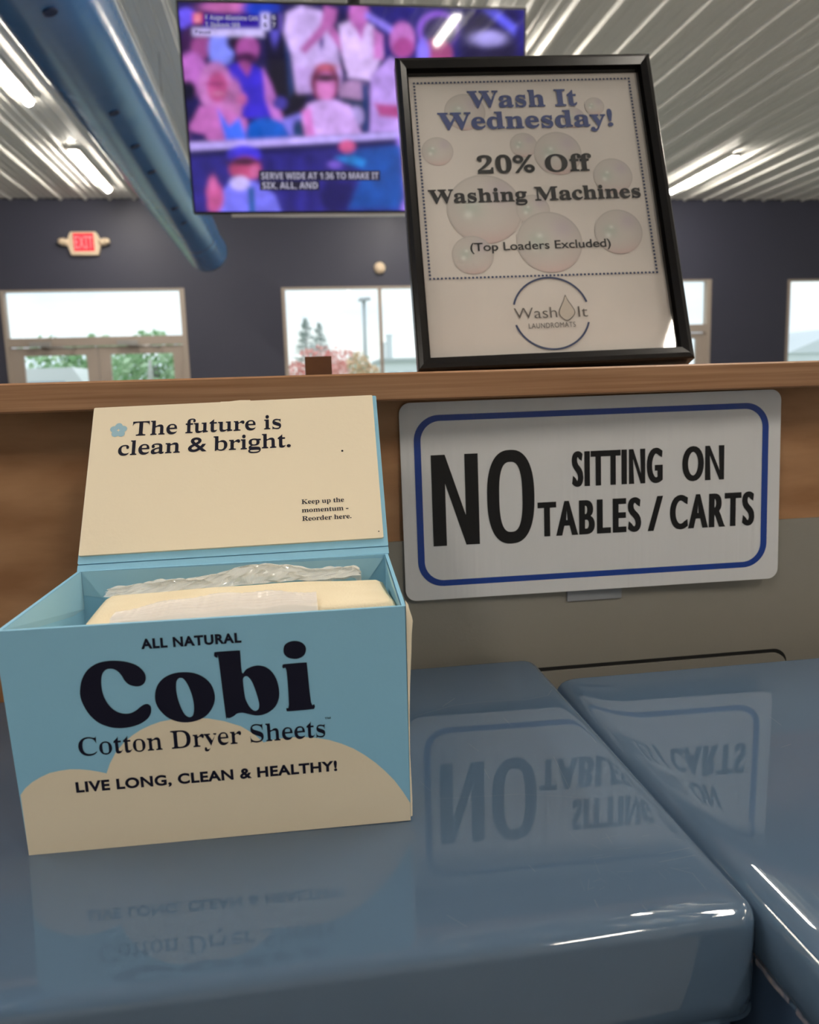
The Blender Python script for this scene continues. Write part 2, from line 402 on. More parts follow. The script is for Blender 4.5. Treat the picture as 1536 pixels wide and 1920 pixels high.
# ------------------------------------------------------------------ exit sign and sensor on the far wall
ex = thing('exit_sign', 'small lit red EXIT sign with two lamp heads on the dark far wall', 'exit sign', (-2.52, FAR-.03, 1.967))
b = MB(); b.prism([(-.165, -.142), (.165, -.142), (.20, -.03), (.20, .05), (.165, .125), (.15, .142), (-.15, .142), (-.165, .125), (-.20, .05), (-.20, -.03)], -.03, .03); b.build('sign_body', M_['exitbody'], ex)
b = MB(); b.box((-.125, -.034, -.095), (.125, -.031, .125), 0); text(b, 'EXIT', -.112, .112, -.065, .155, -.0352, 1, 'bold'); b.build('red_face', [M_['exitred'], M_['exitltr']], ex)
for s in (-1, 1):
    b = MB(); b.tube([(s*.19, -.01, .01), (s*.255, -.02, .02)], [.04, .05], 14); b.tube([(s*.255, -.02, .02), (s*.31, -.03, .03)], [.05, .03], 14); b.build('lamp_head', M_['exitbody'], ex)
b = MB(); b.sphere((1.268, FAR-.02, 1.632), (.078, .06, .078)); b.tube([(1.268, FAR-.02, 1.632), (1.268, FAR+.0, 1.632)], .06, 16)
single('motion_sensor', b, M_['exitbody'], 'round white sensor on the dark wall above the window mullion', 'sensor', None, (1.268, FAR, 1.632))

# ------------------------------------------------------------------ television
tv = thing('television', 'large wall television showing a tennis crowd, hanging from the ceiling', 'television', (.344, 3.602, 1.169), eul(-1.5, 6.6, 0))
TW, TH = 1.44, .81
b = MB(); b.prism(rrect(-TW/2, TW/2, -TH/2, TH/2, .006, 3), 0, .035); b.box((-.4, .035, -.3), (.4, .075, .2)); b.build('tv_body', M_['tvblack'], tv)
b = MB(); b.box((-TW/2+.16, -.004, -TH/2-.012), (TW/2-.12, .03, -TH/2-.001)); b.build('bottom_trim', M_['tvsilver'], tv)
b = MB(); b.box((-.14, .075, -.15), (.14, .10, .15)); b.tube([(0, .12, 0), (0, .12+.0, .55), (0, .0, 1.0)], .03, 12); b.box((-.03, .09, -.05), (.03, .13, .05)); b.build('ceiling_mount', M_['tvblack'], tv)
# the picture on the screen, in its own picture coordinates (2100 x 1290)
NX, NZ = 340, 192
gx, gy = np.meshgrid(np.linspace(0, 1, NX), np.linspace(0, 1, NZ))
px = 35 + 99*gy + gx*(2099 - 118*gy); py = -6*(1-gx) + 42*gx + gy*(1296 - 64*gx)
def L3(c): return np.array(lin(*c))
img = np.ones((NZ, NX, 3)) * L3((26, 20, 84))
def mixin(d, c, soft):
    global img
    a = 1/(1+np.exp(np.clip(d/soft*1.9, -40, 40))); img = img*(1-a[..., None]) + L3(c)*a[..., None]
def ell(cx, cy, rx, ry, c, soft=9):
    q = np.hypot((px-cx)/rx, (py-cy)/ry); mixin((q-1)*min(rx, ry), c, soft)
def pol(P, c, soft=9):
    d = np.full(px.shape, 1e9); ins = np.zeros(px.shape, bool); n = len(P)
    for i in range(n):
        (x0, y0), (x1, y1) = P[i], P[(i+1) % n]
        t = np.clip(((px-x0)*(x1-x0)+(py-y0)*(y1-y0))/((x1-x0)**2+(y1-y0)**2), 0, 1)
        d = np.minimum(d, np.hypot(px-x0-t*(x1-x0), py-y0-t*(y1-y0)))
        if y0 != y1: ins ^= ((y0 > py) != (y1 > py)) & (px < (x1-x0)*(py-y0)/(y1-y0)+x0)
    mixin(np.where(ins, -d, d), c, soft)
pol([(1000, -20), (2200, -20), (2200, 500), (1300, 400)], (34, 28, 120), 40)
ell(330, 25, 160, 30, (190, 100, 170)); ell(520, 30, 110, 45, (20, 60, 200)); ell(80, 90, 60, 60, (110, 90, 250))
ell(120, 230, 70, 110, (60, 22, 80)); ell(170, 260, 60, 70, (150, 70, 140)); ell(110, 420, 90, 130, (180, 100, 190))
ell(285, 270, 75, 110, (130, 140, 255)); ell(90, 520, 50, 60, (10, 5, 40))
pol([(540, 190), (660, 190), (690, 420), (790, 560), (760, 720), (640, 720), (560, 460)], (8, 4, 36), 14)
ell(390, 230, 75, 60, (34, 12, 50)); ell(440, 270, 65, 80, (176, 84, 170)); ell(430, 325, 60, 32, (70, 20, 80)); ell(420, 390, 45, 50, (160, 70, 150))
pol([(310, 370), (380, 355), (440, 440), (470, 360), (530, 400), (570, 520), (620, 690), (420, 690), (330, 520)], (54, 36, 205))
pol([(530, 390), (575, 480), (655, 715), (600, 740), (545, 570)], (196, 116, 214)); ell(600, 160, 24, 80, (90, 80, 200))
ell(630, 600, 45, 40, (60, 50, 150)); pol([(660, 200), (700, 220), (720, 520), (690, 560)], (20, 50, 110))
pol([(670, 60), (760, 18), (880, 50), (970, 200), (1000, 430), (730, 530), (700, 300), (655, 170)], (214, 184, 255))
pol([(720, 370), (1000, 400), (1000, 520), (740, 540)], (196, 160, 235)); ell(880, 230, 14, 40, (60, 45, 130))
pol([(750, 270), (870, 130), (900, 20), (970, 40), (960, 110), (880, 200), (780, 300)], (186, 100, 180)); pol([(930, 110), (1040, 270), (1010, 305), (915, 170)], (186, 100, 180))
pol([(985, 130), (1080, 90), (1190, 130), (1250, 300), (1180, 460), (1040, 440), (1000, 300)], (222, 190, 255)); ell(1105, 70, 60, 80, (200, 110, 200)); pol([(1075, 120), (1145, 120), (1120, 220)], (190, 100, 190))
pol([(1190, 150), (1250, 190), (1250, 330), (1195, 330)], (212, 124, 214)); pol([(1150, 50), (1325, 150), (1310, 185), (1140, 85)], (150, 130, 255)); pol([(990, 330), (1040, 420), (1010, 430)], (20, 15, 70))
ell(1370, 215, 75, 100, (206, 120, 214)); ell(1375, 260, 65, 60, (170, 70, 150)); pol([(1180, 430), (1300, 320), (1420, 400), (1420, 780), (1170, 780)], (192, 154, 244)); pol([(1200, 600), (1400, 615), (1400, 695), (1230, 680)], (176, 70, 140))
ell(1590, 160, 125, 110, (150, 90, 230)); ell(1600, 170, 110, 95, (52, 40, 100)); ell(1580, 300, 100, 90, (170, 70, 130)); ell(1500, 300, 40, 90, (140, 120, 255))
pol([(1750, 40), (2160, 40), (2160, 500), (1700, 500)], (26, 18, 66), 30); pol([(1880, 45), (1960, 45), (2090, 140), (2070, 190)], (100, 96, 245), 12); ell(1905, 210, 105, 42, (176, 165, 245), 14); ell(2120, 160, 30, 130, (40, 32, 140), 20)  # pale ellipse: strip light's reflection on the glass, painted into the picture
ell(250, 500, 100, 150, (196, 120, 196)); ell(350, 590, 60, 140, (186, 110, 180)); ell(262, 500, 60, 95, (186, 76, 140)); ell(250, 480, 55, 12, (140, 50, 110)); ell(268, 540, 30, 10, (215, 130, 180))
pol([(100, 740), (160, 620), (240, 610), (340, 650), (430, 700), (450, 840), (110, 840)], (190, 104, 186)); pol([(265, 640), (330, 740), (390, 690), (440, 830), (310, 835)], (66, 110, 252)); pol([(100, 770), (190, 790), (210, 840), (100, 850)], (20, 16, 90)); ell(405, 575, 30, 35, (200, 100, 170))
ell(555, 790, 130, 100, (0, 84, 196)); pol([(640, 700), (760, 660), (760, 800), (690, 800)], (130, 120, 235)); ell(745, 760, 40, 60, (6, 50, 100))
ell(1075, 530, 90, 70, (176, 134, 190)); pol([(1120, 480), (1165, 490), (1170, 770), (1130, 770)], (20, 50, 116)); pol([(1000, 560), (1130, 580), (1130, 640), (1000, 600)], (16, 40, 80)); ell(1090, 680, 45, 60, (170, 150, 220))
ell(900, 470, 88, 115, (124, 40, 84)); ell(905, 495, 58, 90, (210, 120, 196)); ell(905, 445, 70, 24, (44, 12, 40)); ell(910, 380, 60, 22, (190, 90, 120))
pol([(760, 680), (800, 605), (880, 580), (960, 580), (1050, 615), (1120, 790), (790, 805)], (208, 166, 244)); pol([(765, 650), (815, 625), (840, 800), (785, 805)], (212, 118, 208))
pol([(100, 870), (1400, 790), (2200, 740), (2200, 1400), (100, 1400)], (38, 32, 128), 6)
for k in range(14): pol([(560+60*k, 930), (580+60*k, 930), (590+60*k, 1300), (570+60*k, 1300)], (46, 40, 146) if k % 2 else (30, 24, 108), 14)
pol([(100, 890), (1400, 812), (1400, 860), (100, 940)], (22, 16, 84), 12); pol([(95, 848), (1400, 775), (2200, 730), (2200, 770), (1400, 812), (95, 895)], (192, 172, 255), 8)
pol([(1340, 800), (1400, 800), (1420, 1290), (1370, 1290)], (170, 130, 250), 14)
pol([(960, 945), (1060, 890), (1200, 875), (1370, 860), (1390, 1200), (1350, 1270), (1040, 1270), (1100, 1110), (1130, 1020)], (18, 76, 168), 14); pol([(970, 940), (1080, 930), (1150, 960), (1130, 1000), (1000, 960)], (30, 130, 220)); ell(1035, 868, 46, 40, (214, 90, 150)); ell(960, 985, 40, 22, (120, 90, 210)); ell(960, 1180, 90, 100, (22, 16, 90), 20)
ell(415, 930, 95, 70, (70, 58, 228)); pol([(330, 905), (500, 890), (515, 930), (335, 950)], (60, 46, 205)); ell(425, 1010, 92, 76, (178, 66, 116)); ell(420, 965, 92, 26, (64, 22, 60)); ell(480, 1030, 28, 40, (206, 100, 160))
pol([(280, 1170), (350, 1080), (480, 1090), (600, 1180), (640, 1300), (260, 1300)], (122, 120, 255)); ell(395, 1105, 55, 45, (206, 190, 255)); pol([(440, 1130), (478, 1130), (488, 1300), (450, 1300)], (16, 84, 156)); ell(245, 1200, 55, 95, (196, 84, 150)); ell(235, 1110, 24, 50, (210, 100, 170)); ell(165, 1220, 40, 80, (40, 30, 130))
pol([(176, 68), (518, 72), (518, 152), (176, 150)], (40, 10, 150), 5); pol([(116, 148), (536, 152), (536, 198), (118, 192)], (208, 194, 255), 5); pol([(118, 60), (176, 60), (176, 116), (118, 116)], (214, 60, 80), 5); pol([(132, 66), (162, 66), (162, 108), (132, 108)], (240, 170, 200), 5); ell(147, 84, 9, 9, (214, 50, 60), 5)
pol([(518, 58), (572, 58), (572, 158), (518, 158)], (204, 194, 255), 5); pol([(576, 58), (640, 60), (640, 160), (576, 158)], (26, 22, 60), 5); pol([(622, 60), (646, 60), (646, 160), (622, 158)], (90, 70, 170), 5)
def soften(a, n):
    for _ in range(n):
        p = np.pad(a, ((1, 1), (1, 1), (0, 0)), 'edge'); a = (p[:-2, 1:-1]+p[2:, 1:-1]+p[1:-1, :-2]+p[1:-1, 2:]+2*p[1:-1, 1:-1])/6
    return a
rg = np.random.RandomState(4)
n1 = soften(rg.rand(NZ, NX, 1), 60); n1 = (n1-n1.mean())/n1.std(); n2 = soften(rg.rand(NZ, NX, 1), 14); n2 = (n2-n2.mean())/n2.std()
img = soften(img, 6)*np.clip(1+.10*n1+.035*n2, .5, 1.5); img[:44, 12:102] = .5*img[:44, 12:102] + .5*soften(img[:44, 12:102], 1)
b = MB(); SW_, SH_ = TW-.018, TH-.020
b.add([(SW_*(u-.5), -.0015, SH_*(.5-v)) for v in np.linspace(0, 1, NZ) for u in np.linspace(0, 1, NX)],
      [(j*NX+i, (j+1)*NX+i, (j+1)*NX+i+1, j*NX+i+1) for j in range(NZ-1) for i in range(NX-1)])
def onscreen(x, y):
    v = y/1290.0; u = (x - 35 - 99*v)/(2099-118*v); v = (y - (-6*(1-u)+42*u))/(1296-64*u)
    return SW_*(u-.5), SH_*(.5-v)
for (x0, y0, x1, y1) in ((505, 1022, 1235, 1086), (512, 1090, 868, 1150)):
    b.flat([onscreen(x0, y0), onscreen(x0, y1), onscreen(x1, y1), onscreen(x1, y0)], -.0025, 2)
for s, x0, x1, yb, cp in (('SERVE WIDE AT 1:36 TO MAKE IT', 522, 1226, 1078, .026), ('SIX, ALL, AND', 528, 858, 1140, .026), ('F. Auger-Aliassime CAN', 195, 500, 98, .017), ('T. Djokovic SRB', 195, 395, 140, .017), ('6', 586, 606, 100, .018), ('7', 586, 606, 143, .018)):
    a0 = onscreen(x0, yb); a1 = onscreen(x1, yb); text(b, s, a0[0], a1[0], a0[1], cp, -.0034, 1, 'bold')
a0 = onscreen(135, 180); a1 = onscreen(225, 180); text(b, 'Pause', a0[0], a1[0], a0[1], .013, -.0034, 2, 'bold')
for s, yy in (('6', 96), ('6', 143)):
    a0 = onscreen(536, yy); text(b, s, a0[0], a0[0]+.013, a0[1], .018, -.0034, 2, 'bold')
o = b.build('screen', [M_['screen'], M_['cap'], M_['capbg']], tv, (0, 0, 0), False)
at = o.data.color_attributes.new('picture', 'FLOAT_COLOR', 'POINT')
cols = np.zeros((len(o.data.vertices), 4), np.float32); cols[:NX*NZ] = np.concatenate([img, np.ones((NZ, NX, 1))], 2).reshape(-1, 4)
at.data.foreach_set('color', cols.ravel())

# ------------------------------------------------------------------ half wall, ledge, grey back panel
LT, LB = .0118, -.0078
b = MB(); b.box((-1.6, .6045, FLOOR), (2.2, .72, LB)); structure('wall_partition', b, M_['panelwood'])
b = MB(); e = .0012
b.prism([(.56+e, LB), (.56, LB+e), (.56, LT-e), (.56+e, LT), (.82-e, LT), (.82, LT-e), (.82, LB+e), (.82-e, LB)], -2.2, 1.6)
b.v = [(-y, x, z) for x, y, z in b.v]
single('ledge', b, M_['maple'], 'long light maple ledge capping the half wall', 'ledge', None, (.3, .69, LB))
b = MB(); b.box((.0141, .765, LT), (.0386, .785, LT+.021))
single('wood_block', b, M_['darkwood'], 'small square dark brown wood block standing up behind the ledge', 'block', None, (.0264, .775, LT))

gp = thing('back_panel', 'warm grey plastic panel fixed low on the wood behind the blue machine tops', 'panel', (.4, .6045, -.32))
off = (.4, .6045, -.32)
b = MB(); b.prism(rrect(-.06, 1.2, -.34, -.1158, .004, 4), .6020, .6045); b.build('panel_sheet', M_['gray'], gp, off)
b = MB(); b.prism(rrect(.10, .4035, -.36, -.2262, .012, 6), .6012, .6020); b.build('groove', M_['slot'], gp, off)
b = MB(); b.prism(rrect(.101, .4018, -.355, -.2290, .012, 6), .5985, .6010); b.build('inset_cover', M_['gray'], gp, off)
b = MB(); b.box((.210, .6000, -.1720), (.2555, .6018, -.150)); single('tape_strip', b, mat('pale_tape', lin(150, 152, 156), .3), 'short pale strip of tape peeking out under the sign', 'tape', None, (.232, .5995, -.1715))

# ------------------------------------------------------------------ the NO SITTING sign
sg = thing('notice_sign', 'white plastic sign reading NO SITTING ON TABLES / CARTS under the ledge', 'sign', (.2316, .5959, -.0858), eul(-1.788, -1.427, -.208))
b = MB(); b.prism(rrect(-.1524, .1524, -.0762, .0762, .0085), -.0006, .0010); 
o_ = rrect(-.1420, .1422, -.0656, .0664, .0195, 12); i_ = rrect(-.1368, .1370, -.0610, .0618, .0150, 12)
n = len(o_)
b.add([(x, -.0008, z) for x, z in o_ + i_], [(k, k+n, (k+1) % n + n, (k+1) % n) for k in range(n)], 1)
N0, N1, NB, NT, NS = -.1295, -.0932, -.0341, .0361, .0104        # the big N and O, drawn as outlines
b.add([(x, -.0009, z) for x, z in ((N0, NB), (N0+NS, NB), (N0+NS, .0140), (N1-NS-.0002, NB), (N1, NB), (N1, NT), (N1-NS, NT), (N1-NS, -.0110), (N0+NS+.0004, NT), (N0, NT))],
      [(0, 1, 2, 8, 9), (2, 3, 7, 8), (3, 4, 5, 6, 7)], 2)
oc = (-.0680, .0012); K = 56
def sup(a, c, n): return [(oc[0]+a*math.copysign(abs(math.cos(t))**(2/n), math.cos(t)), -.0009, oc[1]+c*math.copysign(abs(math.sin(t))**(2/n), math.sin(t))) for t in [2*math.pi*k/K for k in range(K)]]
b.add(sup(.0187, .0365, 2.45) + sup(.0091, .0272, 2.7), [(k, (k+1) % K, (k+1) % K + K, k+K) for k in range(K)], 2)
text(b, 'SITTING', -.0192, .0545, .0068, .0272, -.0009, 2, 'plain', .050, .022, 1.22)
text(b, 'ON', .0705, .1053, .0068, .0272, -.0009, 2, 'plain', .050, .022, 1.12)
text(b, 'TABLES', -.0470, .0368, -.0312, .0270, -.0009, 2, 'plain', .050, .022, 1.22)
text(b, '/', .0425, .0545, -.0312, .0270, -.0009, 2, 'plain', .04, 0)
text(b, 'CARTS', .0605, .1313, -.0312, .0270, -.0009, 2, 'plain', .050, .022, 1.22)
b.build('sign_plate', [M_['signwhite'], M_['signblue'], M_['signblack']], sg)

# ------------------------------------------------------------------ framed poster on the ledge
fr = thing('picture_frame', 'black framed 20% off poster with soap bubbles leaning back on the ledge', 'framed poster', (.2243, .7101, .158), eul(-4.229, -20.352, -.903))
fo = [(-.118, -.150), (.118, -.150), (.118, .150), (-.118, .150)]; fi = [(-.1096, -.1408), (.1092, -.1408), (.1092, .1396), (-.1096, .1396)]
def inset(P, d): return [(x - math.copysign(d, x), z - math.copysign(d, z)) for x, z in P]
b = MB()
prof = [(fo, .016), (fo, .0015), (inset(fo, .0012), 0.0), (inset(fo, .0045), -.0012), (inset(fi, -.0012), .0006), (fi, .002), (fi, .005), (inset(fi, -.003), .005), (inset(fi, -.003), .016)]
b.loft([[(x, y, z) for x, z in P] for P, y in prof], 0, False); n = len(prof)
b.add([(x, .016, z) for x, z in fo] + [(x, .016, z) for x, z in inset(fi, -.003)], [(k, (k+1) % 4, (k+1) % 4 + 4, k+4) for k in range(4)])
b.build('frame_moulding', M_['black'], fr)
b = MB(); pz = inset(fi, -.0025); b.flat(pz, .0060); b.build('picture_glass', M_['frameglass'], fr)
b = MB(); b.box((-.1115, .0105, -.143), (.1115, .0135, .142)); b.build('backing_board', mat('brown_hardboard', (.12, .07, .04), .8), fr)
b = MB(); b.hexa([(-.03, .085, -.1240), (.03, .085, -.1240), (.03, .088, -.1225), (-.03, .088, -.1225), (-.02, .0136, .02), (.02, .0136, .02), (.02, .017, .02), (-.02, .017, .02)]); b.build('easel_leg', M_['black'], fr)
# poster: wavy paper sheet with its print
b = MB(); PY = .0085
nx, nz_ = 20, 26
b.add([(pz[0][0]+.0005+(pz[1][0]-pz[0][0]-.001)*i/nx, .0092, pz[0][1]+.0005+(pz[2][1]-pz[0][1]-.001)*j/nz_) for j in range(nz_+1) for i in range(nx+1)],
      [(j*(nx+1)+i, j*(nx+1)+i+1, (j+1)*(nx+1)+i+1, (j+1)*(nx+1)+i) for j in range(nz_) for i in range(nx)])
def dots(P, Q, n):
    for k in range(n):
        x = P[0]+(Q[0]-P[0])*k/n; z = P[1]+(Q[1]-P[1])*k/n
        b.flat([(x+.00112*math.cos(a), z+.00112*math.sin(a)) for a in [math.pi/3*q for q in range(6)]], PY, 1)
q = [(-.1015, .1293), (.0985, .1300), (.0992, -.0658), (-.1012, -.0643)]
for k in range(4): dots(q[k], q[(k+1) % 4], 59 if k % 2 == 0 else 57)
text(b, 'Wash It', -.0538, .0472, .1024, .0178, PY, 2, 'serif', .012, .035)
text(b, 'Wednesday!', -.0828, .0779, .0805, .0178, PY, 2, 'serif', .012, .035)
text(b, '20% Off', -.0508, .0536, .0356, .0175, PY, 3, 'serif', .008, .03)
text(b, 'Washing Machines', -.0969, .0944, .0073, .0138, PY, 3, 'serif', .012, .035)
text(b, '(Top Loaders Excluded)', -.0640, .0612, -.0397, .0079, PY, 4, 'plain', .02, .015)
text(b, 'Wash', -.0313, .0060, -.1044, .0098, PY, 5, 'plain', -.012, -.012); text(b, 'It', .0247, .0330, -.1047, .0096, PY, 5, 'plain', -.012, -.012)
text(b, 'LAUNDROMATS', -.0197, .0211, -.1138, .0046, PY, 5, 'plain', 0, 0, 1.1)
lc = (.0012, -.1003); R1, R2 = .0340, .0323
for a0, a1 in ((16, 164), (197, 343)):
    A = [rad(a0+(a1-a0)*k/40) for k in range(41)]
    b.add([(lc[0]+R1*math.cos(a), PY, lc[1]+R1*math.sin(a)) for a in A] + [(lc[0]+R2*math.cos(a), PY, lc[1]+R2*math.sin(a)) for a in A], [(k, k+1, k+42, k+41) for k in range(40)], 1)
dp = spline([(.0150, -.0838), (.0128, -.0890), (.0098, -.0945), (.0079, -.0992), (.0088, -.1040), (.0145, -.1079), (.0204, -.1038), (.0221, -.0993), (.0196, -.0935), (.0167, -.0885)], 4)
dcx, dcz = .0150, -.1000; n = len(dp)
b.add([(x, PY, z) for x, z in dp] + [(dcx+(x-dcx)*.90, PY, dcz+(z-dcz)*.92) for x, z in dp], [(k, (k+1) % n, (k+1) % n + n, k+n) for k in range(n)], 5)
b.flat([(dcx+(x-dcx)*.90, dcz+(z-dcz)*.92) for x, z in dp], PY, 6)
po = b.build('poster_sheet', [M_['paper'], M_['inknavy'], M_['inkblue'], M_['inkblack'], M_['inkblack'], M_['inkgrey'], M_['inkpale']], fr)
# soap bubbles printed on the poster
bub = MB(); bcol = []
PAPER = np.array((.66, .61, .57))
for k, (x, z, R) in enumerate([(-57.3, 98.9, 18.8), (-85.3, 59.5, 14.3), (-6.7, 63.7, 12.4), (23.7, 54.4, 21.8), (42.1, 90.4, 10.6), (62.9, 101.9, 9.2), (71.5, 29.9, 17.8), (-47.7, 1.0, 33.7), (-4.7, -1.5, 15.1), (-62.3, -42.9, 18.2), (6.8, -33.0, 29.3), (69.8, -25.2, 21.6)]):
    x, z, R = x/1000, z/1000, R/1000; nr, ns = 14, 44; vs = []
    for i in range(nr+1):
        for j in range(ns):
            t = i/nr; a = 2*math.pi*j/ns; ux, uz = t*math.cos(a), t*math.sin(a)
            c = PAPER*(.89 - .09*t*t); g = lambda cx, cz, s: math.exp(-((ux-cx)**2+(uz-cz)**2)/s)
            c = c + g(-.35, .05, .10)*np.array((-.10, -.02, -.04)) + g(.45, .45, .12)*np.array((-.05, -.07, -.01)) + t**3*g(.1, -.8, .5)*np.array((.07, -.05, -.04)) + g(-.45, -.15, .012)*np.array((.2, .2, .2)) + g(-.28, .22, .006)*np.array((.2, .2, .2))
            if t > .93: c = c*.86
            vs.append((x+R*ux, .0090 - .00002*k, z+R*uz)); bcol.append((*np.clip(c, 0, 1), 1))
    bub.add(vs, [(i*ns+j, i*ns+(j+1) % ns, (i+1)*ns+(j+1) % ns, (i+1)*ns+j) for i in range(nr) for j in range(ns)])
me = bpy.data.meshes.new('bubbles'); me.from_pydata(bub.v, [], bub.f); a_ = me.color_attributes.new('print', 'FLOAT_COLOR', 'POINT'); a_.data.foreach_set('color', np.array(bcol, np.float32).ravel())
me.materials.append(attr_mat('bubble_print', 'print')); o = bpy.data.objects.new('bubble_print', me); C.objects.link(o); o.parent = po

# ------------------------------------------------------------------ the two machines with blue tops
def top_cover(x0, x1, y0, y1, zt, h, prof, r, root, off, bf, marks=()):
    b = MB(); rings = []
    def ring(d, z):                        # bf: how broad the rounding is along the back edge
        rr_ = max(r-d, .003); P = []
        for p in rrect(x0+d, x1-d, y0+d, y1-d*bf, rr_, 8): P.append((p[0], p[1], z))
        return P
    for d, z in prof: rings.append(ring(d, zt+z))
    rings.append(ring(prof[-1][0]+.004, zt)); rings.append(ring(prof[-1][0]+.008, zt))
    b.loft([ring(prof[0][0]+.004, zt-h)] + [ring(prof[0][0]+.001, zt-h+.001)] + rings, 0, True)
    b.add(rings[-1], [list(range(len(rings[-1])))], 0, True); b.add([(p[0], p[1], zt-h) for p in rings[0]], [list(range(len(rings[0])-1, -1, -1))])
    for P, wd in marks:                      # hairline scratches in the gloss
        P = [Vector((x/1000, y/1000, zt+.00006)) for x, y in P]
        for a, c in zip(P[:-1], P[1:]):
            n = Vector((-(c-a).y, (c-a).x, 0)).normalized()*wd/2000
            b.add([tuple(a-n), tuple(c-n), tuple(c+n), tuple(a+n)], [(0, 1, 2, 3)], 1)
    return b.build('top_cover', [M_['blue'], M_['scratch']], root, off)
PR = [(0, -.037), (0, -.0068), (.0003, -.0050), (.0011, -.0031), (.0024, -.0016), (.0042, -.0006), (.0066, -.00015), (.0100, 0)]
PR2 = [(0, -.026), (0, -.0125), (.0007, -.0088), (.0021, -.0055), (.0042, -.0031), (.0072, -.0015), (.0115, -.0006), (.018, -.0002), (.026, 0)]
SCR = [([(64.9, 382.3), (83.6, 380.5), (105.4, 378.9), (125.8, 372.7), (143.9, 365.2)], .12), ([(68.1, 489.7), (96.4, 502.2), (117.7, 503.8), (145.9, 501.0), (162.8, 504.8), (168.5, 514.2)], .14), ([(88.7, 501.5), (99.7, 513.9)], .2),
       ([(137.3, 416.1), (134.7, 389.7), (133.5, 377.6)], .14), ([(130.1, 281.8), (130.6, 276.4)], .2), ([(168.1, 447.9), (167.4, 428.0)], .15), ([(93.2, 444.2), (97.1, 431.9)], .12), ([(95.0, 409.4), (95.3, 397.9)], .12), ([(93.0, 317.4), (94.5, 311.9)], .18),
       ([(112.5, 288.9), (112.1, 283.9)], .2), ([(51.1, 290.4), (57.5, 281.9)], .16), ([(152.7, 314.4), (168.3, 316.1)], .2), ([(149.9, 308.4), (167.9, 310.3)], .2), ([(152.7, 303.6), (160.2, 298.0), (160.2, 286.2)], .15), ([(57.9, 402.5), (62.0, 390.8)], .12), ([(123.6, 475.1), (125.4, 461.6)], .12)]
random.seed(31)
for k in range(24):
    x, y, a, l = random.uniform(110, 166), random.uniform(290, 335), random.uniform(-.5, .5) if k % 2 else random.uniform(1, 2.2), random.uniform(3, 10)
    SCR.append(([(x, y), (min(x+l*math.cos(a), 168), y+l*math.sin(a))], random.uniform(.06, .13)))
SCR2 = [([(285.5, 439.4), (284.8, 426.7)], .15), ([(267.1, 399.3), (274.9, 402.1)], .15)]
wm = thing('laundry_machine', 'machine with a glossy slate blue top that carries the dryer sheet box', 'laundry machine', (-.17, .43, FLOOR), None, 'blue topped machines')
off = (-.17, .43, FLOOR)
top_cover(-.52, .1762, .268, .580, -.21, .046, PR, .012, wm, off, .35, SCR)
b = MB(); b.box((-.515, .285, FLOOR), (.172, .576, -.2562)); b.build('cabinet', M_['bluedark'], wm, off)
wm2 = thing('laundry_machine', 'machine with a slate blue top below the right half of the white sign', 'laundry machine', (.55, .36, FLOOR), None, 'blue topped machines')
off = (.55, .36, FLOOR)
top_cover(.1768, .92, .190, .533, -.2095, .028, PR2, .0035, wm2, off, .12, SCR2)
b = MB(); b.box((.186, .205, FLOOR), (.90, .530, -.2377))
random.seed(9); zz = [(random.uniform(.0008, .0030), random.uniform(.0002, .0010)) for _ in range(25)]
b.add([(.1768, .190+.0045*k, -.2372+zz[k][0]) for k in range(25)] + [(.1768, .190+.0045*k, -.2378-zz[k][1]) for k in range(25)], [(k, k+1, k+26, k+25) for k in range(24) if random.random() < .8], 1)
b.build('cabinet', [M_['bluedark'], M_['scuff']], wm2, off)

# ------------------------------------------------------------------ dryer sheet box
O = (-.0427, .367, -.21)
bx = thing('dryer_sheet_box', 'open light blue and cream cotton dryer sheets carton on the blue top', 'box', O)
FBL, FBR, BBR, BBL = Vector((-.1327, .3700, -.2098)), Vector((.0472, .3645, -.2098)), Vector((.0505, .4665, -.2098)), Vector((-.1268, .4760, -.2098))
FTL, FTR, BTR, BTL = Vector((-.1343, .3640, -.0997)), Vector((.0474, .3585, -.0995)), Vector((.0519, .4668, -.0965)), Vector((-.1278, .4774, -.0982))
def shrink(P, t):
    c = sum(P, Vector())/4; out = []
    for i, p in enumerate(P):
        a = (P[(i+1) % 4]-p); bb = (P[(i-1) % 4]-p); a.z = bb.z = 0
        out.append(p + a.normalized()*t + bb.normalized()*t)
    return out
OB = [FBL, FBR, BBR, BBL]; OT = [FTL, FTR, BTR, BTL]; T = .0018
IT = shrink(OT, T); IB = [p + Vector((0, 0, T)) for p in shrink(OB, T)]
b = MB(); V = [tuple(p) for p in OB+OT+IT+IB]
b.add(V, [(0, 3, 2, 1)] + [(i, (i+1) % 4, (i+1) % 4 + 4, i+4) for i in range(1, 4)] + [(i+4, (i+1) % 4 + 4, (i+1) % 4 + 8, i+8) for i in range(4)] + [(i+8, (i+1) % 4 + 8, (i+1) % 4 + 12, i+12) for i in range(4)] + [(12, 13, 14, 15)])
body = b.build('carton_body', M_['boxblue'], bx, O)
